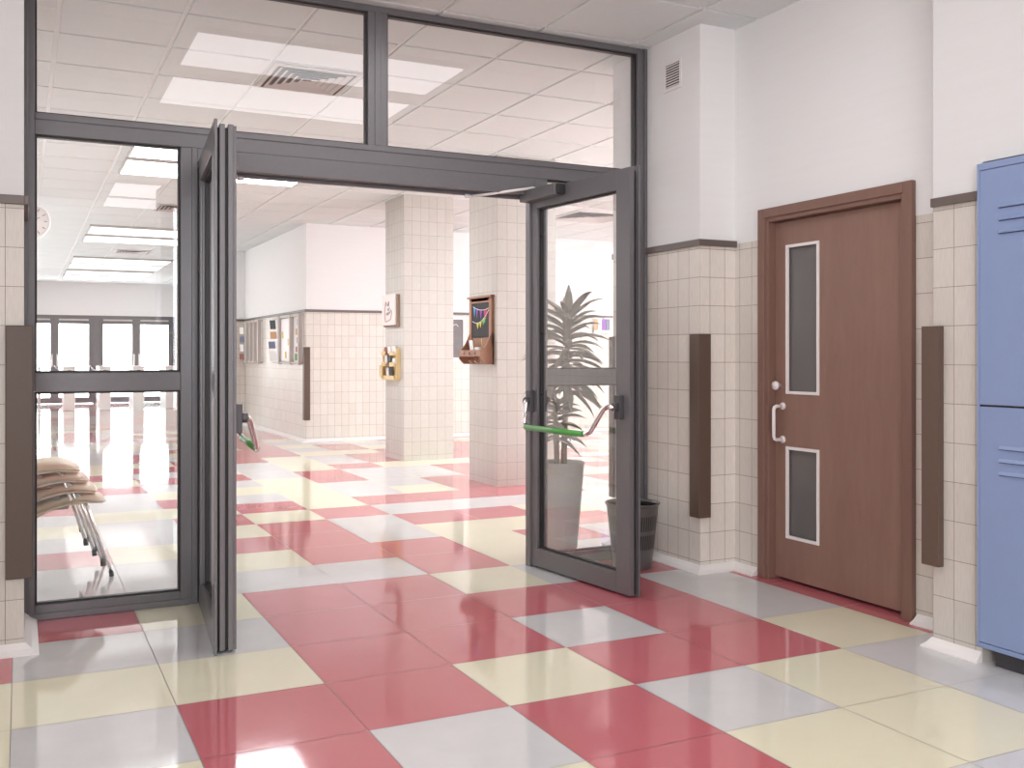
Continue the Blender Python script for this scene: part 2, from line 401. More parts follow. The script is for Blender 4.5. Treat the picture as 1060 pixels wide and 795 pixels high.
rail('trim_3', [((XL,PY0-rp,r0),(.012+.0,PY0,r1)), ((.012,PY0-rp,r0),(.012+rp,YF-.001,r1))], 'dark brown rail on the left pier')
rail('trim_4', [((3.60-rp,13.85-rp,r0),(3.60,18.1,r1)), ((3.60,13.85-rp,r0),(13,13.85,r1)), ((3.30,18.1-rp,r0),(3.60-rp,18.1,r1))], 'dark brown rail along the hall walls')
rail('trim_5', [((XP,PY1,r0),(13,PY1+rp,r1))], 'dark brown rail on the hall side of the middle pier')

# ------------------------------------------------------------------ corner guards
def guard(x, y, sx, sy, label, ax=.085, ay=.088, z0=.31, z1=1.34, tk=.032, mat='brown'):
    """L-shaped corner guard hugging the outer corner (x,y); sx, sy point out of the solid"""
    o = [(sx*tk, sy*tk), (sx*tk, -sy*(ay-tk)), (0, -sy*(ay-tk)), (0, 0), (-sx*(ax-tk), 0), (-sx*(ax-tk), sy*tk)]
    mb = MB(); mb.prism([(a, b, 0) for a, b in o], (0, 0, z1-z0), M[mat])
    ob = mb.build('corner_guard', loc=(x+sx*.001, y+sy*.001, z0), bevel=.003)
    return tag(ob, label, 'corner guard', 'brown corner guards')
guard(XP, PY0, -1, -1, 'brown corner guard on the pier between glass screen and brown door')
guard(XP, 2.953, -1, 1, 'brown corner guard between the brown door and the blue locker', z0=.345)
guard(.012, PY0, 1, -1, 'brown corner guard on the left pier at the edge of the screen', ax=.10, mat='brown_shaded')
guard(3.60, 13.85, -1, -1, 'brown corner guard on the hall corner below the notice boards')
guard(3.30, 18.1, -1, -1, 'farthest brown corner guard, past the left notice board', ax=.10, ay=.10)
guard(XP, PY1, -1, 1, 'brown corner guard behind the plant, seen through the right door glass', ay=.05, tk=.02)

# ------------------------------------------------------------------ glazed screen
def pane(name, vs, mat, parent): return MB().quad(vs, mat).build(name, parent)
scr = struct(empty('window_1', (1.716, YF, 0)), 'fixed dark grey glazed screen with side lights and two upper panes', 'glazed screen')
def rel(mb, name, bevel=.0025):
    o = mb.build(name, scr, bevel=bevel); o.location = (-1.716, -YF, 0); return o
mt = M['metal']; gk = M['metal_d']
ZT0, ZT1, ZT2 = 2.142, 2.238, 2.337
def member(name, *bxs):
    mb = MB()
    for a, b in bxs: mb.box(a, b, mt)
    return rel(mb, name)
member('jamb', ((.013,YF,0),(.058,YB,H-.013)), ((.013,YF-.012,0),(.03,YF,H-.013)))
member('jamb', ((3.354,YF,0),(3.419,YB,H-.013)), ((3.40,YF-.012,0),(3.419,YF,H-.013)))
member('head', ((.0581,YF,3.048),(3.3539,YB,H-.013)))
member('transom', ((.0581,YF,ZT1),(3.3539,YB,ZT2)), ((.78,YF,ZT0),(2.652,YB,ZT1)), ((.78,YB-.005,ZT0-.018),(2.652,YB+.02,ZT0)), ((.058,YF-.006,ZT2-.03),(3.354,YF,ZT2)))
member('mullion', ((1.653,YF,ZT2),(1.761,YB,3.0479)), ((1.69,YF-.006,ZT2),(1.724,YF,3.0479)))
member('door_post', ((.70,YF,.0),(.78,YB,ZT1)), ((.78,YF+.03,0),(.80,YB,ZT0)), ((.752,YF-.006,0),(.78,YF,ZT1)))
member('door_post', ((2.652,YF,.0),(2.735,YB,ZT1)), ((2.632,YF+.03,0),(2.652,YB,ZT0)))
member('rail', ((.0581,YF,1.049),(.6999,YB,1.138)))
member('rail', ((2.7351,YF,1.049),(3.3539,YB,1.138)))
member('sill', ((.0581,YF,0),(.6999,YB,.066)), ((.03,YF-.014,0),(.74,YF,.03)))
member('sill', ((2.7351,YF,0),(3.3539,YB,.066)))
def glazing(x0, x1, z0, z1):
    mb = MB(); w = .009; ya, yb = YF+.018, YF+.05
    for a, b in (((x0,ya,z0),(x0+w,yb,z1)), ((x1-w,ya,z0),(x1,yb,z1)), ((x0+w,ya,z0),(x1-w,yb,z0+w)), ((x0+w,ya,z1-w),(x1-w,yb,z1))): mb.box(a, b, gk)
    rel(mb, 'glazing_bead', 0)
    o = pane('pane', [(x0+w,YF+.04,z0+w),(x1-w,YF+.04,z0+w),(x1-w,YF+.04,z1-w),(x0+w,YF+.04,z1-w)], M['glass'], scr); o.location = (-1.716, -YF, 0)
for g in ((.058,1.653,ZT2,3.048), (1.761,3.354,ZT2,3.048), (.058,.70,1.138,ZT1), (.058,.70,.066,1.049), (2.735,3.354,1.138,ZT1), (2.735,3.354,.066,1.049)): glazing(*g)

# ------------------------------------------------------------------ swing doors of the screen
def leaf(name, loc, rz, lab, front_low, W=.94):
    """x along the leaf from its hinge, y across; front_low: the face with the lip is at y=0 (else at y=.09)"""
    r = struct(empty(name, loc, rz), lab, 'glazed door')
    D = .09 if front_low else .064
    Y = (lambda y: y) if front_low else (lambda y: D-y)
    z0, z1 = .012, 2.165
    mb = MB()
    g0, g1, gz0, gz1 = .052 if not front_low else .10, W-.155, .115, 2.062
    x0 = -.05
    # stiles and rails, stepped edge profile
    lay = ((0, .012, .022, .014), (.0121, .022, -.018, -.012), (.0221, .044, .0, .0), (.0441, .056, -.018, -.012), (.0561, .078, .0, .0), (.0781, D, -.006, -.004)) if front_low else ((0, .011, .008, .012), (.0111, .034, -.018, -.012), (.0341, D, .0, .0))
    for (ya, yb, ex, ez) in lay:
        xe = W-.045+ex
        mg = gk if ex < -.01 else mt
        mb.box((x0, Y(ya), z0-(.008 if ez > .01 else 0)), (g0, Y(yb), z1+ez), mt)
        mb.box((g1, Y(ya), z0-(.008 if ez > .01 else 0)), (xe, Y(yb), z1+ez), mg)
        mb.box((g0, Y(ya), z0-(.008 if ez > .01 else 0)), (g1, Y(yb), gz0), mt)
        mb.box((g0, Y(ya), gz1), (g1, Y(yb), z1+ez), mt)
    mb.build('leaf_frame', r, bevel=.0018)
    b = MB(); w = .010
    yg = Y(.034)
    ya, yb = Y(.024), Y(.046)
    for a, c in (((g0,ya,gz0),(g0+w,yb,gz1)), ((g1-w,ya,gz0),(g1,yb,gz1)), ((g0+w,ya,gz0),(g1-w,yb,gz0+w)), ((g0+w,ya,gz1-w),(g1-w,yb,gz1))): b.box(a, c, gk)
    for z in (.25, 1.0, 1.35, 1.62, 1.9):
        b.lathe([(0,-.004),(.007,-.004),(.007,.004),(0,.004)], gk, (g0+w+.004, yg+(-.006 if not front_low else .006), z), 10, 'y')
    b.build('glazing_bead', r)
    pane('pane', [(g0+w,yg,gz0+w),(g1-w,yg,gz0+w),(g1-w,yg,gz1-w),(g0+w,yg,gz1-w)], M['glass_door'], r)
    # panic bar on the inner face
    inner = Y(D); sg = 1 if inner > D/2 else -1
    q = lambda s, o, z: (s, inner+sg*o, z)
    pb = MB()
    sA, sB = .0, W-.115
    for s in (sA, sB):
        pb.box(q(s-.024, 0, .895), q(s+.024, .028, 1.017), M['mount_dark'])
        pb.tube([q(s, .028, .958), q(s, .052, .958)], .021, M['mount_dark'], 14)
    bar = pb.build('panic_bar', r, bevel=.003)
    ch = MB()
    def arm(s, d):
        return [q(s, .04, .958), q(s+d*.03, .062, .955), q(s+d*.055, .075, .93), q(s+d*.10, .098, .85), q(s+d*.125, .108, .818), q(s+d*.165, .11, .813), q(s+d*.19, .11, .813)]
    aR = [q(sB, .04, .958), q(sB-.035, .055, .957), q(sB-.06, .066, .945), q(sB-.10, .088, .87), q(sB-.125, .10, .828), q(sB-.15, .106, .815), q(sB-.19, .108, .813)]
    aL = [q(sA, .04, .958), q(sA+.03, .062, .957), q(sA+.05, .074, .945), q(sA+.062, .088, .88), q(sA+.07, .098, .84), q(sA+.085, .106, .822), q(sA+.12, .108, .815)]
    ch.tube(aR, .0125, M['chrome'], 12); ch.tube(aL, .0125, M['chrome'], 12)
    tag(ch.build('bar_arm', bar), 'chrome bent arms')
    tag(MB().tube([q(sA+.105, .108, .815), q(sB-.175, .108, .813)], .0158, M['green'], 16).build('grip', bar), 'green grip')
    # door closer near the hinge, inner face
    dc = MB(); dc.box(q(-.03, .002, 2.10), q(.32, .066, 2.163), mt); dc.box(q(.322, .002, 2.104), q(.338, .054, 2.159), gk)
    cl = dc.build('door_closer', r, bevel=.003)
    ca = MB(); p0 = q(.07, .035, 2.17)
    ca.tube([p0, q(.07, .035, 2.176)], .012, M['wmetal'], 10)
    # arm runs to the track under the transom
    inv = Matrix.Rotation(-rz, 3, 'Z')
    tx = (2.27 if not front_low else .985)
    e = inv @ (Vector((tx, YF+.055, ZT0-.02))-Vector(loc))
    ca.tube([(p0[0], p0[1], 2.128 if False else 2.173), (e.x, e.y, e.z-.008)], .008, M['wmetal'], 8)
    f = inv @ (Vector((tx-.03 if not front_low else tx+.03, YF+.055, ZT0-.026))-Vector(loc))
    ca.tube([(e.x, e.y, e.z-.008), (f.x, f.y, f.z)], .011, M['wmetal'], 8)
    ca.build('closer_arm', cl)
    return r

leaf('door_1', (2.645, 5.10, 0), math.atan2(-.9951, .0987), 'right glazed swing door held open, green panic bar facing the doorway', False)
leaf('door_2', (.785, 5.077, 0), math.atan2(-.996, -.0885), 'left glazed swing door held open, seen edge-on', True, .955)

# ------------------------------------------------------------------ brown wooden door
d3 = struct(empty('door_3', (XR, 3.79, 0)), 'red-brown wooden door with two narrow grey vision panels in the right wall', 'door')
def D3(mb, name, parent=d3, bevel=0):
    o = mb.build(name, parent, bevel=bevel)
    if parent is d3: o.location = (-XR, -3.79, 0)
    return o
mb = MB(); fw = M['frame_wood']
for (xa, xb, w0, w1) in ((3.64, XR-.001, .0, .052), (3.652, 3.74, .040, .075)):
    ya, yb, zt = 3.262, 4.322, 2.02
    mb.box((xa, ya+w0, 0), (xb, ya+w1, zt-w0), fw); mb.box((xa, yb-w1, 0), (xb, yb-w0, zt-w0), fw); mb.box((xa, ya+w1, zt-w1), (xb, yb-w1, zt-w0), fw)
mb.box((3.70, 3.3385, 1.944), (3.74, 4.2455, 1.96), fw)
D3(mb, 'door_frame', bevel=.004)
lx = 3.70
mb = MB(); gy0, gy1 = 3.909, 4.157; ly0, ly1 = 3.3395, 4.2445
for a, b in (((lx,ly0,.018),(lx+.04,gy0+.008,1.94)), ((lx,gy1-.008,.018),(lx+.04,ly1,1.94)), ((lx,gy0+.008,.018),(lx+.04,gy1-.008,.244)), ((lx,gy0+.008,.722),(lx+.04,gy1-.008,1.02)), ((lx,gy0+.008,1.805),(lx+.04,gy1-.008,1.94))): mb.box(a, b, M['door_wood'])
lf = D3(mb, 'leaf')
def lpart(mb, name, label=None, bevel=0):
    o = mb.build(name, lf, bevel=bevel); tag(o, label); return o
for z0, z1 in ((1.012, 1.813), (.236, .730)):
    mb = MB(); w = .016; xa, xb = lx-.007, lx+.006
    for a, b in (((xa,gy0,z0),(xb,gy0+w,z1)), ((xa,gy1-w,z0),(xb,gy1,z1)), ((xa,gy0+w,z0),(xb,gy1-w,z0+w)), ((xa,gy0+w,z1-w),(xb,gy1-w,z1))): mb.box(a, b, M['wmetal'])
    lpart(mb, 'panel_bead', 'thin white frame', .0015)
    mb = MB().box((lx+.016, gy0+.009, z0+.009), (lx+.022, gy1-.009, z1-.009), M['smoked'])
    lpart(mb, 'vision_panel', 'smoked grey glass')
mb = MB(); mb.lathe([(0,0),(.012,0),(.012,-.02),(.022,-.024),(.025,-.034),(.022,-.044),(0,-.047)], M['wmetal'], (lx, 4.205, 1.056), 20, 'x')
lpart(mb, 'knob', 'white round knob')
mb = MB(); hy = 4.18; hz0, hz1 = .765, .945
for z in (hz0, hz1): mb.lathe([(0,-.001),(.02,-.001),(.02,-.01),(0,-.012)], M['wmetal'], (lx, hy, z), 16, 'x')
pth = [(lx-.008, hy, hz1), (lx-.05, hy, hz1), (lx-.062, hy, hz1-.005), (lx-.067, hy, hz1-.018), (lx-.067, hy, hz0+.018), (lx-.062, hy, hz0+.005), (lx-.05, hy, hz0), (lx-.008, hy, hz0)]
mb.tube(pth, .0095, M['wmetal'], 12)
lpart(mb, 'handle', 'white pull handle')
# unseen dark panel added behind the door to keep daylight out of the gap
struct(MB().box((XR+T+.02, DY0-.1, 0), (XR+T+.05, DY1+.1, 2.1), M['smoked']).build('daylight_block'), 'unseen dark panel added behind the brown door to block daylight', 'wall')

# ------------------------------------------------------------------ blue locker
lk = tag(empty('locker', (3.38, 2.499, 0)), 'blue two-tier metal locker with slotted doors at the right edge', 'locker')
def LK(mb, name, parent=lk, bevel=0, label=None):
    o = mb.build(name, parent, bevel=bevel)
    if parent is lk: o.location = (-3.38, -2.499, 0)
    return tag(o, label)
y0, y1, xf = 2.290, 2.709, 3.38
LK(MB().box((xf+.012, y0, .073), (XR-.01, y1, 1.972), M['blue']), 'carcass', bevel=.003)
mb = MB(); mb.box((xf+.05, y0+.02, 0), (XR-.04, y1-.045, .072), M['blue_d']); LK(mb, 'plinth', label='dark recessed plinth')
mb = MB()
for a, b in (((xf,y0,.073),(xf+.0115,y0+.012,1.972)), ((xf,y1-.012,.073),(xf+.0115,y1,1.972)), ((xf,y0+.012,.073),(xf+.0115,y1-.012,.092)), ((xf,y0+.012,1.945),(xf+.0115,y1-.012,1.972))): mb.box(a, b, M['blue'])
LK(mb, 'face_frame', bevel=.0015)
for z0, z1, lv in ((.0945, 1.018, (.861, .811, .762)), (1.026, 1.9425, (1.791, 1.742, 1.692))):
    dm = MB().box((xf-.001, y0+.0135, z0), (xf+.011, y1-.0135, z1), M['blue'])
    dr = LK(dm, 'door', bevel=.002)
    mb = MB()
    for z in lv:   # pressed louvres: a sloped hood over a dark slot
        a, b = y0+.10, y1-.10
        mb.prism([(xf-.001, a, z+.010), (xf-.011, a, z-.003), (xf-.001, a, z-.003)], (0, b-a, 0), M['blue'])
        mb.box((xf-.0018, a, z-.007), (xf-.001, b, z-.003), M['slot'])
    mb.build('louver', dr)
    mb = MB()
    mb.box((xf-.012, y0+.03, (z0+z1)/2-.05), (xf-.001, y0+.055, (z0+z1)/2+.05), M['blue_d'])
    mb.build('handle', dr, bevel=.003)
LK(MB().box((xf+.001, y0+.0135, 1.0185), (xf+.011, y1-.0135, 1.0255), M['black']), 'door_gap', label='dark gap between the doors')

# ------------------------------------------------------------------ wall vent
vt = tag(empty('wall_vent', (XP, 4.80, 2.855)), 'small white louvred vent high on the middle pier', 'vent')
vy0, vy1, vz0, vz1 = 4.711, 4.89, 2.768, 2.944
def VT(mb, name, bevel=0):
    o = mb.build(name, vt, bevel=bevel); o.location = (-XP, -4.80, -2.855); return o
mb = MB(); w = .020; xa, xb = XP-.010, XP-.001
for a, b in (((xa,vy0,vz0),(xb,vy0+w,vz1)), ((xa,vy1-w,vz0),(xb,vy1,vz1)), ((xa,vy0+w,vz0),(xb,vy1-w,vz0+w)), ((xa,vy0+w,vz1-w),(xb,vy1-w,vz1))): mb.box(a, b, M['wmetal'])
VT(mb, 'frame', .002)
VT(MB().box((XP-.003, vy0+w, vz0+w), (XP-.001, vy1-w, vz1-w), M['black']), 'dark_opening')
mb = MB(); n = 9
for k in range(n):
    z = vz0+w+(k+.5)*(vz1-vz0-2*w)/n
    mb.prism([(XP-.0095, vy0+w, z-.005), (XP-.0085, vy0+w, z-.006), (XP-.004, vy0+w, z+.003), (XP-.005, vy0+w, z+.004)], (0, vy1-vy0-2*w, 0), M['wmetal'])
VT(mb, 'slat')

# ------------------------------------------------------------------ waste bin
wb = tag(empty('waste_bin', (3.165, 4.845, 0)), 'dark grey slotted waste bin beside the right glazed door', 'waste bin')
bh, rb, rt = .372, .112, .150
rr = lambda z: rb+(rt-rb)*z/bh
mb = MB(); nc = 112
rows = [(.004, .115, 0), (.115, .198, 1), (.198, .222, 0), (.222, .305, 1), (.305, bh-.012, 0)]
zl = [.004, .115, .198, .222, .305, bh-.012]
for side, dr in ((1, 0), (-1, -.003)):
    vs = []
    for z in zl:
        for j in range(nc):
            a = 2*PI*j/nc; r_ = rr(z)+dr; vs.append((r_*math.cos(a), r_*math.sin(a), z))
    fs = []
    for i in range(len(zl)-1):
        for j in range(nc):
            if side > 0 and rows[i][2] and j % 2 == 0: continue
            f = (i*nc+j, i*nc+(j+1) % nc, (i+1)*nc+(j+1) % nc, (i+1)*nc+j)
            fs.append(f if side > 0 else f[::-1])
    mb.add(vs, fs, M['bin'] if side > 0 else M['bin_inner_shade'], True)
mb.lathe([(0, .004), (rb, .004)], M['bin'], n=60); mb.lathe([(0, .012), (rb-.004, .012)], M['bin'], n=60)
mb.lathe([(rb-.01, 0), (rb-.002, 0), (rb, .005)], M['bin'], n=60)
mb.build('body', wb)
mb = MB(); zt = bh-.012
mb.lathe([(rr(zt)-.004, zt-.002), (rr(zt)+.002, zt-.002), (rt+.008, bh-.006), (rt+.010, bh-.001), (rt+.007, bh+.002), (rt-.002, bh), (rr(zt)-.004, zt)], M['bin'], n=60)
mb.build('rim', wb)

# ------------------------------------------------------------------ potted plant
pp = tag(empty('potted_plant', (3.02, 5.44, 0)), 'tall two-headed dracaena in a grey pot behind the right door glass', 'plant')
mb = MB(); mb.lathe([(0, .0), (.10, .0), (.104, .006), (.125, .25), (.150, .545), (.152, .556), (.146, .558), (.140, .55), (.136, .50), (0, .50)], M['pot'], n=48)
mb.build('pot', pp)
MB().lathe([(0, .522), (.06, .526), (.137, .515)], M['soil'], n=32).build('soil', pp)
def strap(mb, base, az, el, ln, wd, droop, rnd):
    n = 9; d = Vector((math.cos(az)*math.cos(el), math.sin(az)*math.cos(el), math.sin(el)))
    side = Vector((-math.sin(az), math.cos(az), 0)); p = Vector(base); vs = []
    tw = rnd.uniform(-.5, .5)
    for i in range(n+1):
        t = i/n
        w = wd*(.45+1.1*t*(1-t)*2) * (1-t**3) if i < n else 0.0
        up = side.cross(d).normalized(); sd = (side*math.cos(tw*t)+up*math.sin(tw*t))
        fold = up*(w*.35)
        vs += [p-sd*w/2+fold, p, p+sd*w/2+fold]
        d = (d+Vector((0, 0, -droop*(.35+1.0*t)/n))).normalized()
        p = p+d*(ln/n)
    fs = []
    for i in range(n): 
        a = i*3; fs += [(a, a+1, a+4, a+3), (a+1, a+2, a+5, a+4)]
    mb.add(vs, fs, M['leaf'], True)
rn = random.Random(5)
def head(mb, c, z0, z1, count, l0, l1):
    for k in range(count):
        t = k/(count-1); az = k*2.39996+rn.uniform(-.25, .25)
        z = z0+(z1-z0)*t
        el = math.radians(0+52*t**1.6+rn.uniform(-9, 9)); ln = (l0+(l1-l0)*t)*rn.uniform(.85, 1.12)
        cx = c(z)
        strap(mb, (cx[0]+math.cos(az)*.012, cx[1]+math.sin(az)*.012, z), az, el, ln, .058*rn.uniform(.75, 1.1), 2.0-.7*t, rn)
c1 = lambda z: (.045+.03*(z-.55), .03, 0)
c2 = lambda z: (-.04-.03*(z-.55), -.03, 0)
tag(MB().tube([(.04,.03,.50), (.05,.03,.8), (.065,.03,1.2), (.078,.03,1.57)], [.020,.018,.017,.013], M['cane'], 12).build('cane', pp))
tag(MB().tube([(-.04,-.03,.50), (-.042,-.03,.62), (-.05,-.03,.80), (-.056,-.03,.95)], [.018,.017,.016,.012], M['cane'], 12).build('cane', pp))
mb = MB(); head(mb, c1, 1.00, 1.50, 80, .325, .26)
mb.tube([(.06,.03,1.28),(.068,.03,1.42),(.074,.03,1.54),(.077,.03,1.60),(.078,.03,1.665)], [.022,.030,.032,.024,.004], M['leaf'], 10)
mb.build('foliage', pp)
mb = MB(); head(mb, c2, .70, .95, 34, .215, .18); mb.build('foliage', pp)

# ------------------------------------------------------------------ stacked chairs
def make_chair():
    r = empty('stacking_chair')
    prof = [(.225,.408),(.208,.424),(.172,.444),(.11,.461),(.03,.457),(-.06,.436),(-.14,.404),(-.19,.386),(-.222,.394),(-.245,.44),(-.265,.54),(-.285,.66),(-.306,.765),(-.312,.79)]
    ny = 17; hw = .213; vs = []; fs = []
    P = [Vector((a, 0, b)) for a, b in prof]
    for (s, thick) in ((0, 0), (1, -.015)):
        for i, p in enumerate(P):
            t = (P[min(i+1, len(P)-1)]-P[max(i-1, 0)]).normalized(); nn = Vector((-t.z, 0, t.x))
            if nn.z < 0 and i < 8: nn = -nn
            if i >= 8 and nn.x < 0: nn = -nn
            back = max(0, (i-7)/6)
            w = hw*(1-.10*back)*({0: .5, 1: .76, 2: .92, len(P)-1: .8, len(P)-2: .93}.get(i, 1))
            for j in range(ny):
                t_ = -1+2*j/(ny-1); k_ = max(0, (abs(t_)-.55)/.45)*PI/2
                y = math.copysign(abs(t_) if k_ == 0 else .55+.40*math.sin(k_), t_)
                q = p+nn*thick
                drop = .042*(1-math.cos(k_))*(.15, .42, .72, .92, 1, 1, 1)[min(i, 6)]*(1 if i < 7 else max(0, 1-(i-6)/3))
                vs.append((q.x+(.025*y*y*back), y*w, q.z-drop))
    L = len(P)*ny
    for i in range(len(P)-1):
        for j in range(ny-1):
            a = i*ny+j; f = (a, a+ny, a+ny+1, a+1)
            fs.append(f[::-1]); fs.append(tuple(x+L for x in f))
    for j in range(ny-1):
        fs.append((j, j+1, j+1+L, j+L)); a = (len(P)-1)*ny+j; fs.append((a+1, a, a+L, a+1+L))
    for i in range(len(P)-1):
        a = i*ny; fs.append((a+ny, a, a+L, a+ny+L)); a = i*ny+ny-1; fs.append((a, a+ny, a+ny+L, a+L))
    mb = MB(); mb.add(vs, fs, M['beech'], True); mb.build('seat_shell', r)
    for sy in (-1, 1):
        for (x0, x1, zt) in ((.115, .245, .405), (-.13, -.24, .348)):
            mb = MB(); mb.tube([(x0-.03*(1 if x0 > 0 else -1), sy*.160, zt), (x0, sy*.172, zt-.006), (x0+.012*(1 if x0 > 0 else -1), sy*.180, zt-.022), (x1, sy*.238, .016)], .0092, M['chrome'], 10)
            lg = mb.build('leg', r)
            MB().tube([(x1-.003*(1 if x1 > 0 else -1), sy*.2365, .028), (x1, sy*.238, 0)], .0125, M['foot'], 10).build('foot_cap', lg)
    mb = MB()
    for sy in (-1, 1): mb.tube([(.10, sy*.160, .406), (0, sy*.158, .400), (-.12, sy*.160, .349)], .0085, M['chrome'], 8)
    mb.tube([(.095, -.16, .405), (.095, .16, .405)], .0085, M['chrome'], 8); mb.tube([(-.11, -.16, .351), (-.11, .16, .351)], .0085, M['chrome'], 8)
    mb.build('under_frame', r)
    mb = MB()
    pass
    for sy in (-1, 1): MB().box((-.075, sy*.165-.02, .376), (.03, sy*.165+.02, .392), M['mount']).build('seat_mount', r, bevel=.003)
    return r
ch = make_chair()
nm = ['lowest', 'second from below', 'third from below', 'topmost']
for k in range(4):
    c = ch if k == 0 else dup(ch)
    c.location = (.205-.043*k, 6.15+.004*k, .0595*k)
    tag(c, f'beech shell chair with chrome legs, {nm[k]} in the stack behind the left pane', 'chair', 'stacked beech chairs')

# ------------------------------------------------------------------ clock
ck = tag(empty('wall_clock', (.095, 11.0, 2.557)), 'round pale clock behind the upper left side pane', 'clock')
mb = MB(); R0 = .178
mb.lathe([(0,.03),(R0,.03),(R0,-.02),(R0-.004,-.026),(R0-.018,-.026),(R0-.022,-.016)], M['clock_rim'], n=48, axis='y'); mb.build('rim', ck)
MB().lathe([(R0-.022,-.016),(0,-.0161)], M['clock_face'], n=48, axis='y').build('dial', ck)
for k in range(12):
    Rm = Matrix.Rotation(-k*PI/6, 4, 'Y'); MB().box((-.005,-.0195,.112),(.005,-.017,.142), M['ink_grey'], Rm).build('hour_mark', ck)
mb = MB(); mb.box((-.004,-.023,-.02),(.004,-.021,.085), M['ink_grey'], Matrix.Rotation(math.radians(62), 4, 'Y')); mb.build('hour_hand', ck)
mb = MB(); mb.box((-.003,-.026,-.02),(.003,-.024,.125), M['ink_grey'], Matrix.Rotation(math.radians(-60), 4, 'Y')); mb.build('minute_hand', ck)
mb = MB(); mb.tube([(-R0+.002,.005,0),(XHL-.095+.004,.005,0)], .012, M['clock_rim'], 10); mb.box((XHL-.095+.001,-.03,-.05),(XHL-.095+.008,.04,.05), M['clock_rim']); mb.build('bracket', ck)

# ------------------------------------------------------------------ ceiling lights and vents
def light(x0, x1, y0, y1, label, mat):
    r = tag(empty('ceiling_light', ((x0+x1)/2, (y0+y1)/2, H)), label, 'ceiling light', 'flat ceiling light panels')
    hx, hy = (x1-x0)/2, (y1-y0)/2; zb, zt = -.045, -.0135; w = .02
    mb = MB()
    for a, b in (((-hx,-hy,zb),(-hx+w,hy,zt)), ((hx-w,-hy,zb),(hx,hy,zt)), ((-hx+w,-hy,zb),(hx-w,-hy+w,zt)), ((-hx+w,hy-w,zb),(hx-w,hy,zt))): mb.box(a, b, M['lampframe'])
    mb.build('frame', r)
    MB().box((-hx+w,-hy+w,zb+.003), (hx-w,hy-w,zb+.008), mat).build('diffuser', r)
nth = ['nearest', 'second', 'third', 'fourth', 'fifth', 'sixth', 'seventh', 'eighth']
hl = [(9.0,9.8),(9.95,10.75),(15.3,16.25),(16.5,17.4),(20.3,21.4),(21.55,22.75),(23.4,24.5),(24.7,25.9)]
for k, (a, b) in enumerate(hl): light(.88, 2.65, a, b, f'bright hall ceiling light panel, {nth[k]} beyond the doorway', M['lamp_hall' if k < 2 else 'lamp_far'])
for k, (a, b) in enumerate(((3.66,4.41),(2.61,3.41),(-2.05,-1.05),(-2.95,-2.15))): light(.88, 2.57, a, b, f'bright lobby ceiling light panel, {nth[k]} to the glazed screen on the front side', M['lamp'])
for k, (xa, ya) in enumerate(((5.7, 6.3), (5.7, 7.4), (9.2, 6.6), (9.2, 9.4), (9.2, 11.6))): light(xa, xa+1.8, ya, ya+.82, f'unseen ceiling fill panel added in the right wing of the hall, {nth[k]} of five', M['wing_fill' if k > 1 else 'lamp_hall'])  # out-of-view panels added to brighten the hall's right wing
def cvent(x, y, label, sx=.29, sy=.31):
    r = tag(empty('ceiling_vent', (x, y, H)), label, 'vent', 'square louvred ceiling vents')
    mb = MB(); zt, zb = -.0135, -.024
    def ring(k0, k1, za, zc, m):
        ax, ay, bx, by = sx*k0, sy*k0, sx*k1, sy*k1
        o = [(-ax,-ay,za),(ax,-ay,za),(ax,ay,za),(-ax,ay,za),(-bx,-by,zc),(bx,-by,zc),(bx,by,zc),(-bx,by,zc)]
        mb.add(o, [(i, i+4, (i+1) % 4+4, (i+1) % 4) for i in range(4)], m)
    mb.quad([(-sx,-sy,zt),(-sx,sy,zt),(sx,sy,zt),(sx,-sy,zt)], M['vent_core'])
    mb.build('dark_core', r)
    mb = MB(); ring(1.0, .90, zb, zb-.002, M['vent']); ring(1.0, 1.0, zt, zb, M['vent'])
    mb.build('frame', r)
    mb = MB()
    for k in range(5):
        q = .84-.16*k; ring(q, q-.10, zb-.004, zt-.001, M['vent'])
    mb.build('slat', r)
cvent(1.738, 6.645, 'square louvred ceiling vent just beyond the upper left pane')
cvent(1.80, 13.15, 'square louvred ceiling vent between the second and third hall lights')
cvent(1.80, 19.0, 'square louvred ceiling vent farther down the hall, past the fourth light')
cvent(6.85, 11.5, 'square louvred ceiling vent in the right wing, seen through the door glass', .45, .45)

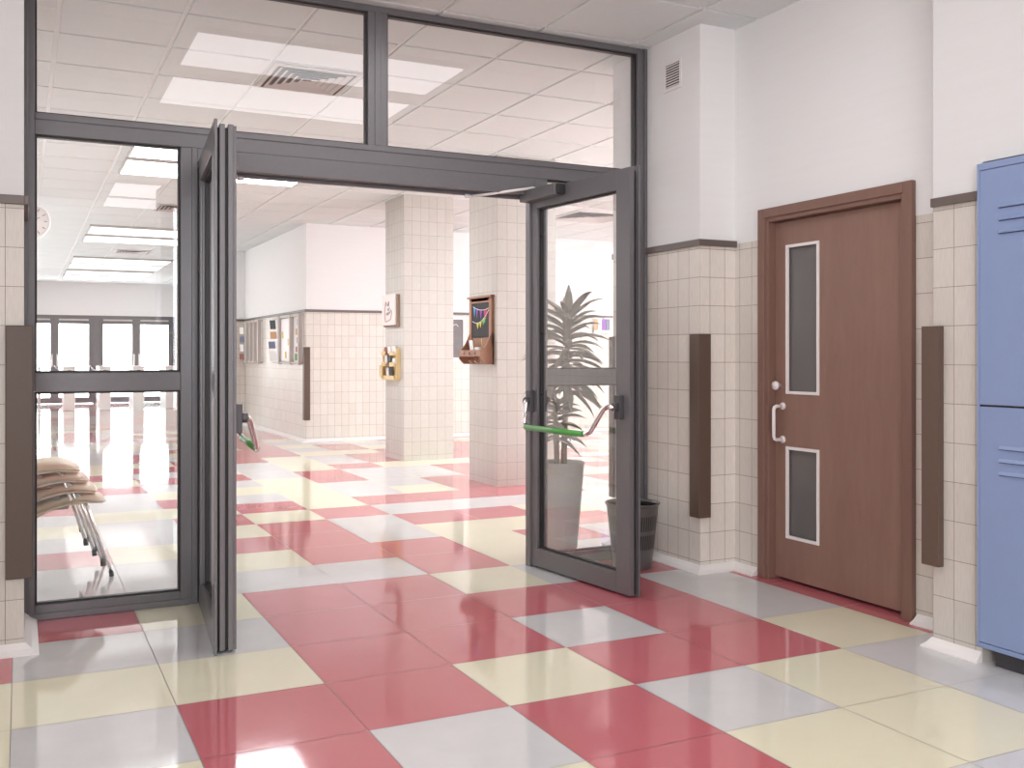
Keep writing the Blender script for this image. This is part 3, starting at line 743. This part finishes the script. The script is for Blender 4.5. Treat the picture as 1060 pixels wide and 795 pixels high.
# ------------------------------------------------------------------ far entrance doors
fr = struct(empty('window_2', (1.83, 27.6, 0)), 'dark grey frame of the entrance doors at the far end', 'door frame')
YD = 27.62
def FR(mb, name, parent=fr):
    o = mb.build(name, parent)
    if parent is fr: o.location = (-1.83, -27.6, 0)
    return o
fm = M['metal']
mb = MB()
mb.box((FX0, YD, 2.17), (FX1, YD+.1, 2.25), fm); FR(mb, 'head')
for a, b in ((FX0, FX0+.06), (1.66, 1.804), (FX1-.059, FX1)): FR(MB().box((a, YD, 0), (b, YD+.1, 2.17), fm), 'post')
FR(MB().box((FX0, YD+.02, 2.085), (FX1, YD+.09, 2.169), fm), 'transom')
labs = ['leftmost', 'second from the left', 'third from the left', 'rightmost']
for k, (a, b) in enumerate(((-.139, .764), (.765, 1.659), (1.805, 2.703), (2.704, 3.600))):
    d = struct(empty(f'door_{k+4}', ((a+b)/2, YD, 0)), f'{labs[k]} of the four glazed entrance doors at the far end', 'glazed door')
    hw = (b-a)/2; mb = MB(); st = .10
    for p, q in (((-hw,.01,.01),(-hw+st,.07,2.095)), ((hw-st,.01,.01),(hw,.07,2.095)), ((-hw+st,.01,.01),(hw-st,.07,.16)), ((-hw+st,.01,2.03),(hw-st,.07,2.095))): mb.box(p, q, fm)
    mb.build('leaf_frame', d)
    pane('pane', [(-hw+st,.04,.16),(hw-st,.04,.16),(hw-st,.04,2.03),(-hw+st,.04,2.03)], M['glass_far'], d)
    mb = MB(); mb.box((-hw+.10, -.03, 2.115), (hw-.10, .005, 2.155), M['vent']); mb.build('door_closer', d)
    mb = MB(); s = 1 if k % 2 == 0 else -1
    mb.tube([(s*(hw-.06), .01, .95), (s*(hw-.06), -.05, .95), (s*(hw-.06), -.05, 1.25), (s*(hw-.06), .01, 1.25)], .014, M['gate'], 8); mb.build('handle', d)

# ------------------------------------------------------------------ turnstiles
def turnstile():
    r = empty('turnstile')
    mb = MB(); mb.box((-.12,-.5,0),(.12,.5,.93), M['gate']); mb.build('body', r, bevel=.012)
    mb = MB(); mb.box((-.128,-.51,.931),(.128,.51,.985), M['wmetal']); mb.build('top_cover', r, bevel=.012)
    mb = MB(); mb.box((-.035,-.514,.83),(.035,-.501,.90), M['black']); mb.build('card_reader', r, bevel=.006)
    mb = MB(); mb.lathe([(0,-.172),(.05,-.172),(.06,-.15),(.06,-.121)], M['chrome'], (0,0,.84), 16, 'x')
    for k in range(3):
        a = math.radians(90+120*k+30); mb.tube([(-.15,0,.84), (-.30 if k == 0 else -.24, .30*math.cos(a), .84+.30*math.sin(a)*.6)], .012, M['chrome'], 8)
    mb.build('arm', r)
    return r
ts = turnstile()
for k, x in enumerate((.966, 1.70, 2.41, 3.11)):
    t = ts if k == 0 else dup(ts); t.location = (x, 24.6, 0)
    tag(t, f'pale metal turnstile in front of the entrance doors, {labs[k]} of four', 'turnstile', 'turnstiles in a row')
mb = MB(); mb.tube([(0,0,0),(0,0,.98)], .03, M['chrome'], 14); mb.lathe([(0,0),(.07,0),(.07,.012),(.03,.02)], M['chrome'], n=20)
tag(mb.build('barrier_post', loc=(.36, 24.2, 0)), 'thin metal barrier post left of the turnstiles', 'post')

# ------------------------------------------------------------------ notice boards on the hall corner wall (facing -X)
XW = 3.60
def nboard(y0, y1, posts, panels, label):
    r = tag(empty('notice_board', (XW, (y0+y1)/2, 1.1)), label, 'notice board', 'notice boards in the hall')
    o0 = Vector((XW, (y0+y1)/2, 1.1))
    def bb(mb, name, lab=None, bevel=0):
        o = mb.build(name, r, bevel=bevel); o.location = -o0; return tag(o, lab)
    mb = MB(); mb.box((XW-.06, y0, 1.1), (XW-.002, y1, 1.125), M['board_frame']); mb.box((XW-.06, y0, 1.785), (XW-.002, y1, 1.81), M['board_frame']); bb(mb, 'frame')
    bb(MB().box((XW-.02, y0+.01, 1.126), (XW-.002, y1-.01, 1.784), M['board']), 'back_panel')
    for y in posts: bb(MB().box((XW-.075, y-.03, 1.09), (XW-.0205, y+.03, 1.82), M['board_frame']), 'post', None, .004)
    for a, b, m, nme, lab in panels: bb(MB().box((XW-.045, a, 1.14), (XW-.0205, b, 1.77), M[m]), nme, lab)
    return r
nboard(13.98, 15.67, (14.02, 14.52, 15.22), ((14.60, 15.14, 'board', 'display_panel', 'white panel'),), 'wide notice board nearest the hall corner, white panel with yellow notes')
nboard(16.64, 18.06, (16.70, 17.05, 17.36, 17.67), ((17.10, 17.22, 'strip', 'dark_slot', 'dark vertical slot'), (17.42, 17.56, 'strip', 'dark_slot', 'dark vertical slot'), (17.72, 17.86, 'strip', 'dark_slot', 'dark vertical slot')), 'far notice board with dark vertical slots, beside the short wall')
def paper(name, x, y, z, w, h, mat, label, cat, group, tilt=0., yaw=0., th=.006):
    """a flat sheet standing at x (its back), facing -X; yaw turns it about the vertical"""
    mb = MB(); Rm = Matrix.Rotation(yaw, 4, 'Z') @ Matrix.Rotation(tilt, 4, 'Y')
    mb.box((-th, -w/2, 0), (0, w/2, h), mat, Rm)
    return tag(mb.build(name, loc=(x, y, z)), label, cat, group)
G = 'leaflets in the notice boards'
for a in ((15.50, 1.14, .17, .17, 'paper', 'white leaflet at the foot of the near notice board'), (15.56, 1.33, .18, .11, 'paper_b', 'navy leaflet on the left side of the near notice board'), (15.46, 1.48, .17, .11, 'paper_o', 'tan leaflet on the left side of the near notice board'), (15.50, 1.63, .15, .14, 'paper_k', 'charcoal leaflet at the top left of the near notice board')):
    paper('leaflet', XW-.085, a[0], a[1], a[2], a[3], M[a[4]], a[5], 'leaflet', G, -.10, .35)
for a in ((14.2, 1.66, .10, .09, 'paper_k', 'small dark card at the top right of the near notice board'), (14.27, 1.52, .12, .09, 'paper_o', 'small tan card on the right column of the near notice board'), (14.2, 1.40, .12, .08, 'paper_k', 'small black card halfway down the right column'), (14.27, 1.27, .12, .08, 'paper_r', 'small red card low on the right column'), (14.30, 1.15, .14, .10, 'paper_g', 'small green card at the foot of the right column')):
    paper('card', XW-.021, a[0], a[1], a[2], a[3], M[a[4]], a[5], 'card', 'cards on the near notice board')
for a in ((15.05, 1.48, 'yellow note at the upper left of the white panel'), (14.68, 1.37, 'yellow note at the right of the white panel'), (14.85, 1.18, 'yellow note at the foot of the white panel')):
    paper('paper_note', XW-.046, a[0], a[1], .07, .10, M['paper_y'], a[2], 'note', 'yellow notes on the white panel')
for a in ((17.92, 1.60, .13, .12, 'paper', 'white leaflet at the top left of the far notice board'), (17.92, 1.46, .13, .10, 'paper_b', 'navy leaflet on the left of the far notice board'), (17.92, 1.30, .13, .12, 'paper', 'white leaflet halfway down the far notice board'), (17.92, 1.15, .13, .10, 'paper_r', 'dark red leaflet low on the far notice board'), (16.87, 1.62, .12, .10, 'paper_r', 'red leaflet at the right end of the far notice board'), (16.87, 1.35, .12, .10, 'paper_b', 'navy leaflet at the right end of the far notice board')):
    paper('leaflet', XW-.085 if a[0] > 17 else XW-.021, a[0], a[1], a[2], a[3], M[a[4]], a[5], 'leaflet', G, -.08 if a[0] > 17 else 0, .35 if a[0] > 17 else 0)

# ------------------------------------------------------------------ things on the pillars (faces at X = 3.965 looking -X)
XC = 3.965
# painted canvas sign with a teapot-like outline and a script scribble
sg = tag(empty('wall_sign', (XC, 11.22, 1.56)), 'white wall sign with a red outline drawing on the far pillar', 'sign')
def SG(mb, name, lab=None, bevel=0): return tag(mb.build(name, sg, bevel=bevel), lab)
hw = .24
SG(MB().box((-.035, -hw, 0), (-.001, hw, .375), M['canvas_edge']), 'back_board', 'brown backing board')
SG(MB().box((-.055, -hw+.035, .02), (-.0355, hw+.015, .385), M['canvas']), 'front_panel', 'white front panel', .003)
def stroke(mb, pts, r, mat, x, ox=0, oz=0):
    mb.tube([(x, ox-a, oz+b) for a, b in pts], r, mat, 6)
mb = MB()
stroke(mb, [(-.10,.27),(-.12,.20),(-.115,.10),(-.09,.06),(-.02,.07),(.03,.075),(.09,.09),(.12,.15),(.12,.19)], .0045, M['ink_red'], -.057, .02, .0)
stroke(mb, [(-.10,.27),(-.08,.30),(-.06,.29),(-.07,.25)], .0045, M['ink_red'], -.057, .02, .0)
stroke(mb, [(-.07,.14),(-.04,.17),(-.03,.14),(0,.17),(.01,.14),(.04,.18),(.06,.16),(.10,.20)], .004, M['ink_grey'], -.057, .02, .0)
stroke(mb, [(-.03,.19),(0,.22),(.02,.19),(.05,.23)], .004, M['ink_grey'], -.057, .02, .0)
stroke(mb, [(-.01,.25),(.01,.29),(.02,.25),(.03,.30)], .006, M['ink_grey'], -.057, .02, .0)
SG(mb, 'drawing', 'red and grey drawn outline')
# pine organiser
og = tag(empty('wall_organizer', (XC, 11.22, .935)), 'pine wall organiser full of papers, low on the far pillar', 'organizer')
def OG(mb, name, lab=None, bevel=.002): return tag(mb.build(name, og, bevel=bevel), lab)
hw = .235
OG(MB().box((-.012, -hw, 0), (-.001, hw, .365), M['pine']), 'back_panel')
for s in (-1, 1): OG(MB().box((-.05, s*hw-.012, 0), (-.001, s*hw+.012, .365), M['pine']), 'side_post')
for z, ya, yb in ((.0, -hw+.013, hw-.013), (.155, -hw+.013, -.06), (.155, .08, hw-.013), (.285, -hw+.013, -.06), (.285, .09, hw-.013)):
    OG(MB().box((-.075, ya, z), (-.065, yb, z+.05), M['pine']).box((-.065, ya, z), (-.0125, yb, z+.01), M['pine']), 'pocket')
OG(MB().box((-.10, .15, .02), (-.076, .222, .17), M['pine']), 'box_pocket')
Gp = 'papers in the pine organiser'
for (y, z, w, h, mt_, lab) in ((.02, .11, .11, .20, 'paper_k', 'charcoal booklet in the middle of the pine organiser'), (-.02, .012, .12, .12, 'paper_k', 'charcoal booklet at the bottom of the pine organiser'), (.10, .012, .09, .13, 'paper', 'white booklet at the bottom left of the pine organiser'), (-.13, .167, .10, .09, 'paper', 'white paper in the right pocket of the pine organiser'), (-.12, .297, .13, .10, 'paper', 'white paper at the top right of the pine organiser'), (.15, .297, .11, .09, 'paper_r', 'dark red paper at the top left of the pine organiser'), (.04, .30, .10, .09, 'paper', 'white paper at the top middle of the pine organiser'), (.16, .19, .09, .10, 'paper', 'white paper at the left of the pine organiser')):
    paper('booklet', XC-.03, 11.22+y, .935+z, w, h, M[mt_], lab, 'booklet', Gp, -.06)
# wooden chalkboard shelf on the nearer pillar
cs = tag(empty('chalkboard_shelf', (XC, 8.67, 1.137)), 'brown wooden chalkboard with a letter shelf on the nearer pillar', 'chalkboard')
def CS(mb, name, lab=None, bevel=.002, parent=cs): return tag(mb.build(name, parent, bevel=bevel), lab)
hw = .255
CS(MB().box((-.016, -hw, 0), (-.001, hw, .63), M['walnut']), 'back_panel')
mb = MB(); mb.box((-.03, -hw, .19), (-.0165, -hw+.055, .60), M['walnut']).box((-.03, hw-.055, .19), (-.0165, hw, .60), M['walnut']).box((-.03, -hw+.055, .585), (-.0165, hw-.055, .63), M['walnut']).box((-.03, -hw, .60), (-.0165, hw, .63), M['walnut'])
CS(mb, 'frame')
CS(MB().box((-.045, -hw-.02, .6305), (-.001, hw+.02, .65), M['walnut']), 'top_ledge')
sl = CS(MB().box((-.022, -hw+.056, .255), (-.0165, hw-.056, .584), M['slate']), 'slate')
mb = MB()
def sag(a, b, d, n=12): return [(a[0]+(b[0]-a[0])*i/n, a[1]+(b[1]-a[1])*i/n-d*4*(i/n)*(1-i/n)) for i in range(n+1)]
l1 = sag((-.17,.555), (.19,.53), .025); l2 = sag((-.19,.415), (.19,.515), .06)
stroke(mb, l1, .003, M['chalk'], -.024); stroke(mb, l2, .003, M['chalk'], -.024)
def flag(pt, w, h, m): mb.prism([(-.0235, -(pt[0]-w), pt[1]), (-.0235, -(pt[0]+w), pt[1]), (-.0235, -pt[0], pt[1]-h)], (-.001, 0, 0), m)
for i, m in ((1,'c_blue'),(3,'c_violet'),(6,'c_violet'),(9,'c_pink'),(10,'c_pink')): flag((l1[i][0], l1[i][1]-.003), .025, .09, M[m])
for i, m in ((4,'c_yellow'),(6,'c_yellow'),(8,'c_green'),(9,'c_green')): flag((l2[i][0], l2[i][1]-.003), .027, .055, M[m])
CS(mb, 'chalk_bunting', 'coloured chalk bunting', 0, sl)
for s in (-1, 1):
    mb = MB(); mb.prism([(-.001, s*hw, 0), (-.09, s*hw, 0), (-.14, s*hw, .05), (-.14, s*hw, .12), (-.09, s*hw, .17), (-.045, s*hw, .25), (-.031, s*hw, .29), (-.001, s*hw, .29)], (0, -s*.018, 0), M['walnut'])
    CS(mb, 'side_cheek')
CS(MB().box((-.138, -hw+.019, .075), (-.126, hw-.019, .135), M['walnut']), 'front_board')
CS(MB().box((-.125, -hw+.019, .07), (-.0165, hw-.019, .082), M['walnut']), 'shelf')
for y in (-.13, 0, .13):
    CS(MB().lathe([(0,-.152),(.016,-.150),(.018,-.1385)], M['ink_grey'], (0, y, .105), 14, 'x'), 'knob', 'dark round knob', 0)
    mb = MB(); mb.tube([(-.05, y, .069), (-.05, y, .03), (-.06, y, .015), (-.075, y, .02), (-.078, y, .035)], .005, M['chrome'], 8); CS(mb, 'hook', 'small metal hook', 0)
paper('letter', XC-.06, 8.76, 1.137+.083, .085, .15, M['paper'], 'white letter standing in the chalkboard shelf', 'letter', None, -.15)
mb = MB(); mb.lathe([(0,0),(.034,0),(.037,.01),(.037,.08),(.033,.08),(.032,.012),(0,.012)], M['paper'], n=20)
mb.tube([(-.036,0,.065),(-.058,0,.06),(-.060,0,.03),(-.036,0,.022)], .005, M['paper'], 8)
tag(mb.build('mug', loc=(XC-.07, 8.61, 1.137+.083)), 'small white mug in the chalkboard shelf', 'mug')
mb = MB(); mb.tube([(0,0,0),(-.01,.01,.16)], .007, M['pine'], 8); tag(mb.build('wooden_stick', loc=(XC-.06, 8.525, 1.22)), 'wooden stick standing in the chalkboard shelf', 'stick')
# grey chalkboard on the back wall between the pillars
YW = 13.85
wc = tag(empty('wall_chalkboard', (5.55, YW, 1.14)), 'grey chalkboard with a white frame on the back wall between the pillars', 'chalkboard')
hw = .5; mb = MB()
for a, b in (((-hw,-.025,0),(-hw+.05,-.001,.675)), ((hw-.05,-.025,0),(hw,-.001,.675)), ((-hw+.05,-.025,0),(hw-.05,-.001,.05)), ((-hw+.05,-.025,.625),(hw-.05,-.001,.675))): mb.box(a, b, M['wmetal'])
mb.build('frame', wc, bevel=.003)
MB().box((-hw+.05,-.014,.05),(hw-.05,-.001,.625), M['slate_g']).build('slate', wc)
mb = MB()
for z, x0 in ((.54, .22), (.30, .14), (.22, .12)): mb.tube([(x0+.03*i, -.0155, z+.02*math.sin(i*2.2)) for i in range(6)], .006, M['chalk'], 6)
mb.build('chalk_writing', wc)
# leaflet rack far right, seen through the door glass
lr = tag(empty('leaflet_rack', (8.44, YW, 1.58)), 'small wall rack of coloured leaflets behind the plant', 'leaflet rack')
mb = MB(); mb.box((-.16,-.012,0),(.16,-.001,.27), M['board']); mb.box((-.16,-.06,0),(.16,-.0125,.012), M['board']); mb.build('back_panel', lr)
mb = MB(); mb.box((-.16,-.06,.0125),(.16,-.054,.05), M['board']); mb.build('front_lip', lr)
for k, (m_, n_) in enumerate((('paper_o','tan'), ('paper','white'), ('c_violet','violet'), ('paper_b','navy'))):
    mb = MB(); mb.box((-.034,-.004,0),(.034,.004,.22), M[m_])
    tag(mb.build('leaflet', loc=(8.44-.115+.077*k, YW-.035, 1.593)), f'{n_} leaflet in the small rack behind the plant', 'leaflet', 'leaflets in the small wall rack')

# ------------------------------------------------------------------ world, camera, colour
w = bpy.data.worlds.new('daylight'); S.world = w; w.use_nodes = True
w.node_tree.nodes['Background'].inputs['Color'].default_value = (.97, 1, 1.03, 1)
w.node_tree.nodes['Background'].inputs['Strength'].default_value = 10.0
# world daylight enters by the entrance doors; area lamps below are added fill
def area(name, loc, rot, sx, sy, e, col=(1, .98, .96)):
    L = bpy.data.lights.new(name, 'AREA'); L.shape = 'RECTANGLE'; L.size = sx; L.size_y = sy; L.energy = e; L.color = col
    o = bpy.data.objects.new(name, L); C.objects.link(o); o.location = loc; o.rotation_euler = rot
    return o
area('lobby_fill', (-1.0, -1.6, 1.75), (0, -PI/2, math.radians(28)), 2.3, 5.0, 300, (.985, 1, 1.02))  # unseen lamp added to light the lobby's right side softly
area('hall_fill', (9.7, PY1+.05, 1.75), (PI/2, 0, 0), 5.8, 2.2, 280, (.97, 1, 1.03))  # added lamp standing where no window is, brightens back wall and pillars
area('hall_side_fill', (XHL+.04, 9.2, 1.55), (0, -PI/2, 0), 2.4, 5.6, 9, (.98, 1, 1))  # unseen lamp added to brighten the near hall and veil the door glass
area('corridor_side_fill', (XHL+.04, 18.6, 1.75), (0, -PI/2, 0), 2.2, 10.0, 118, (.98, 1, 1))  # unseen lamp added to brighten the notice board wall and corridor end
cam = bpy.data.cameras.new('camera'); co = bpy.data.objects.new('camera', cam); C.objects.link(co)
co.location = (0, 0, 1.217); co.rotation_euler = (PI/2, 0, -math.radians(26.262))
cam.lens = 35; cam.sensor_width = 36; cam.sensor_fit = 'HORIZONTAL'; cam.shift_y = -29.17/1060; cam.clip_start = .05; cam.clip_end = 200
S.camera = co
S.view_settings.view_transform = 'Standard'
S.view_settings.look = 'None'
S.view_settings.exposure = 0.0
S.cycles.use_denoising = True
S.cycles.max_bounces = 12; S.cycles.diffuse_bounces = 6; S.cycles.glossy_bounces = 6; S.cycles.transparent_max_bounces = 16
S.cycles.sample_clamp_indirect = 8; S.cycles.caustics_reflective = False; S.cycles.caustics_refractive = False
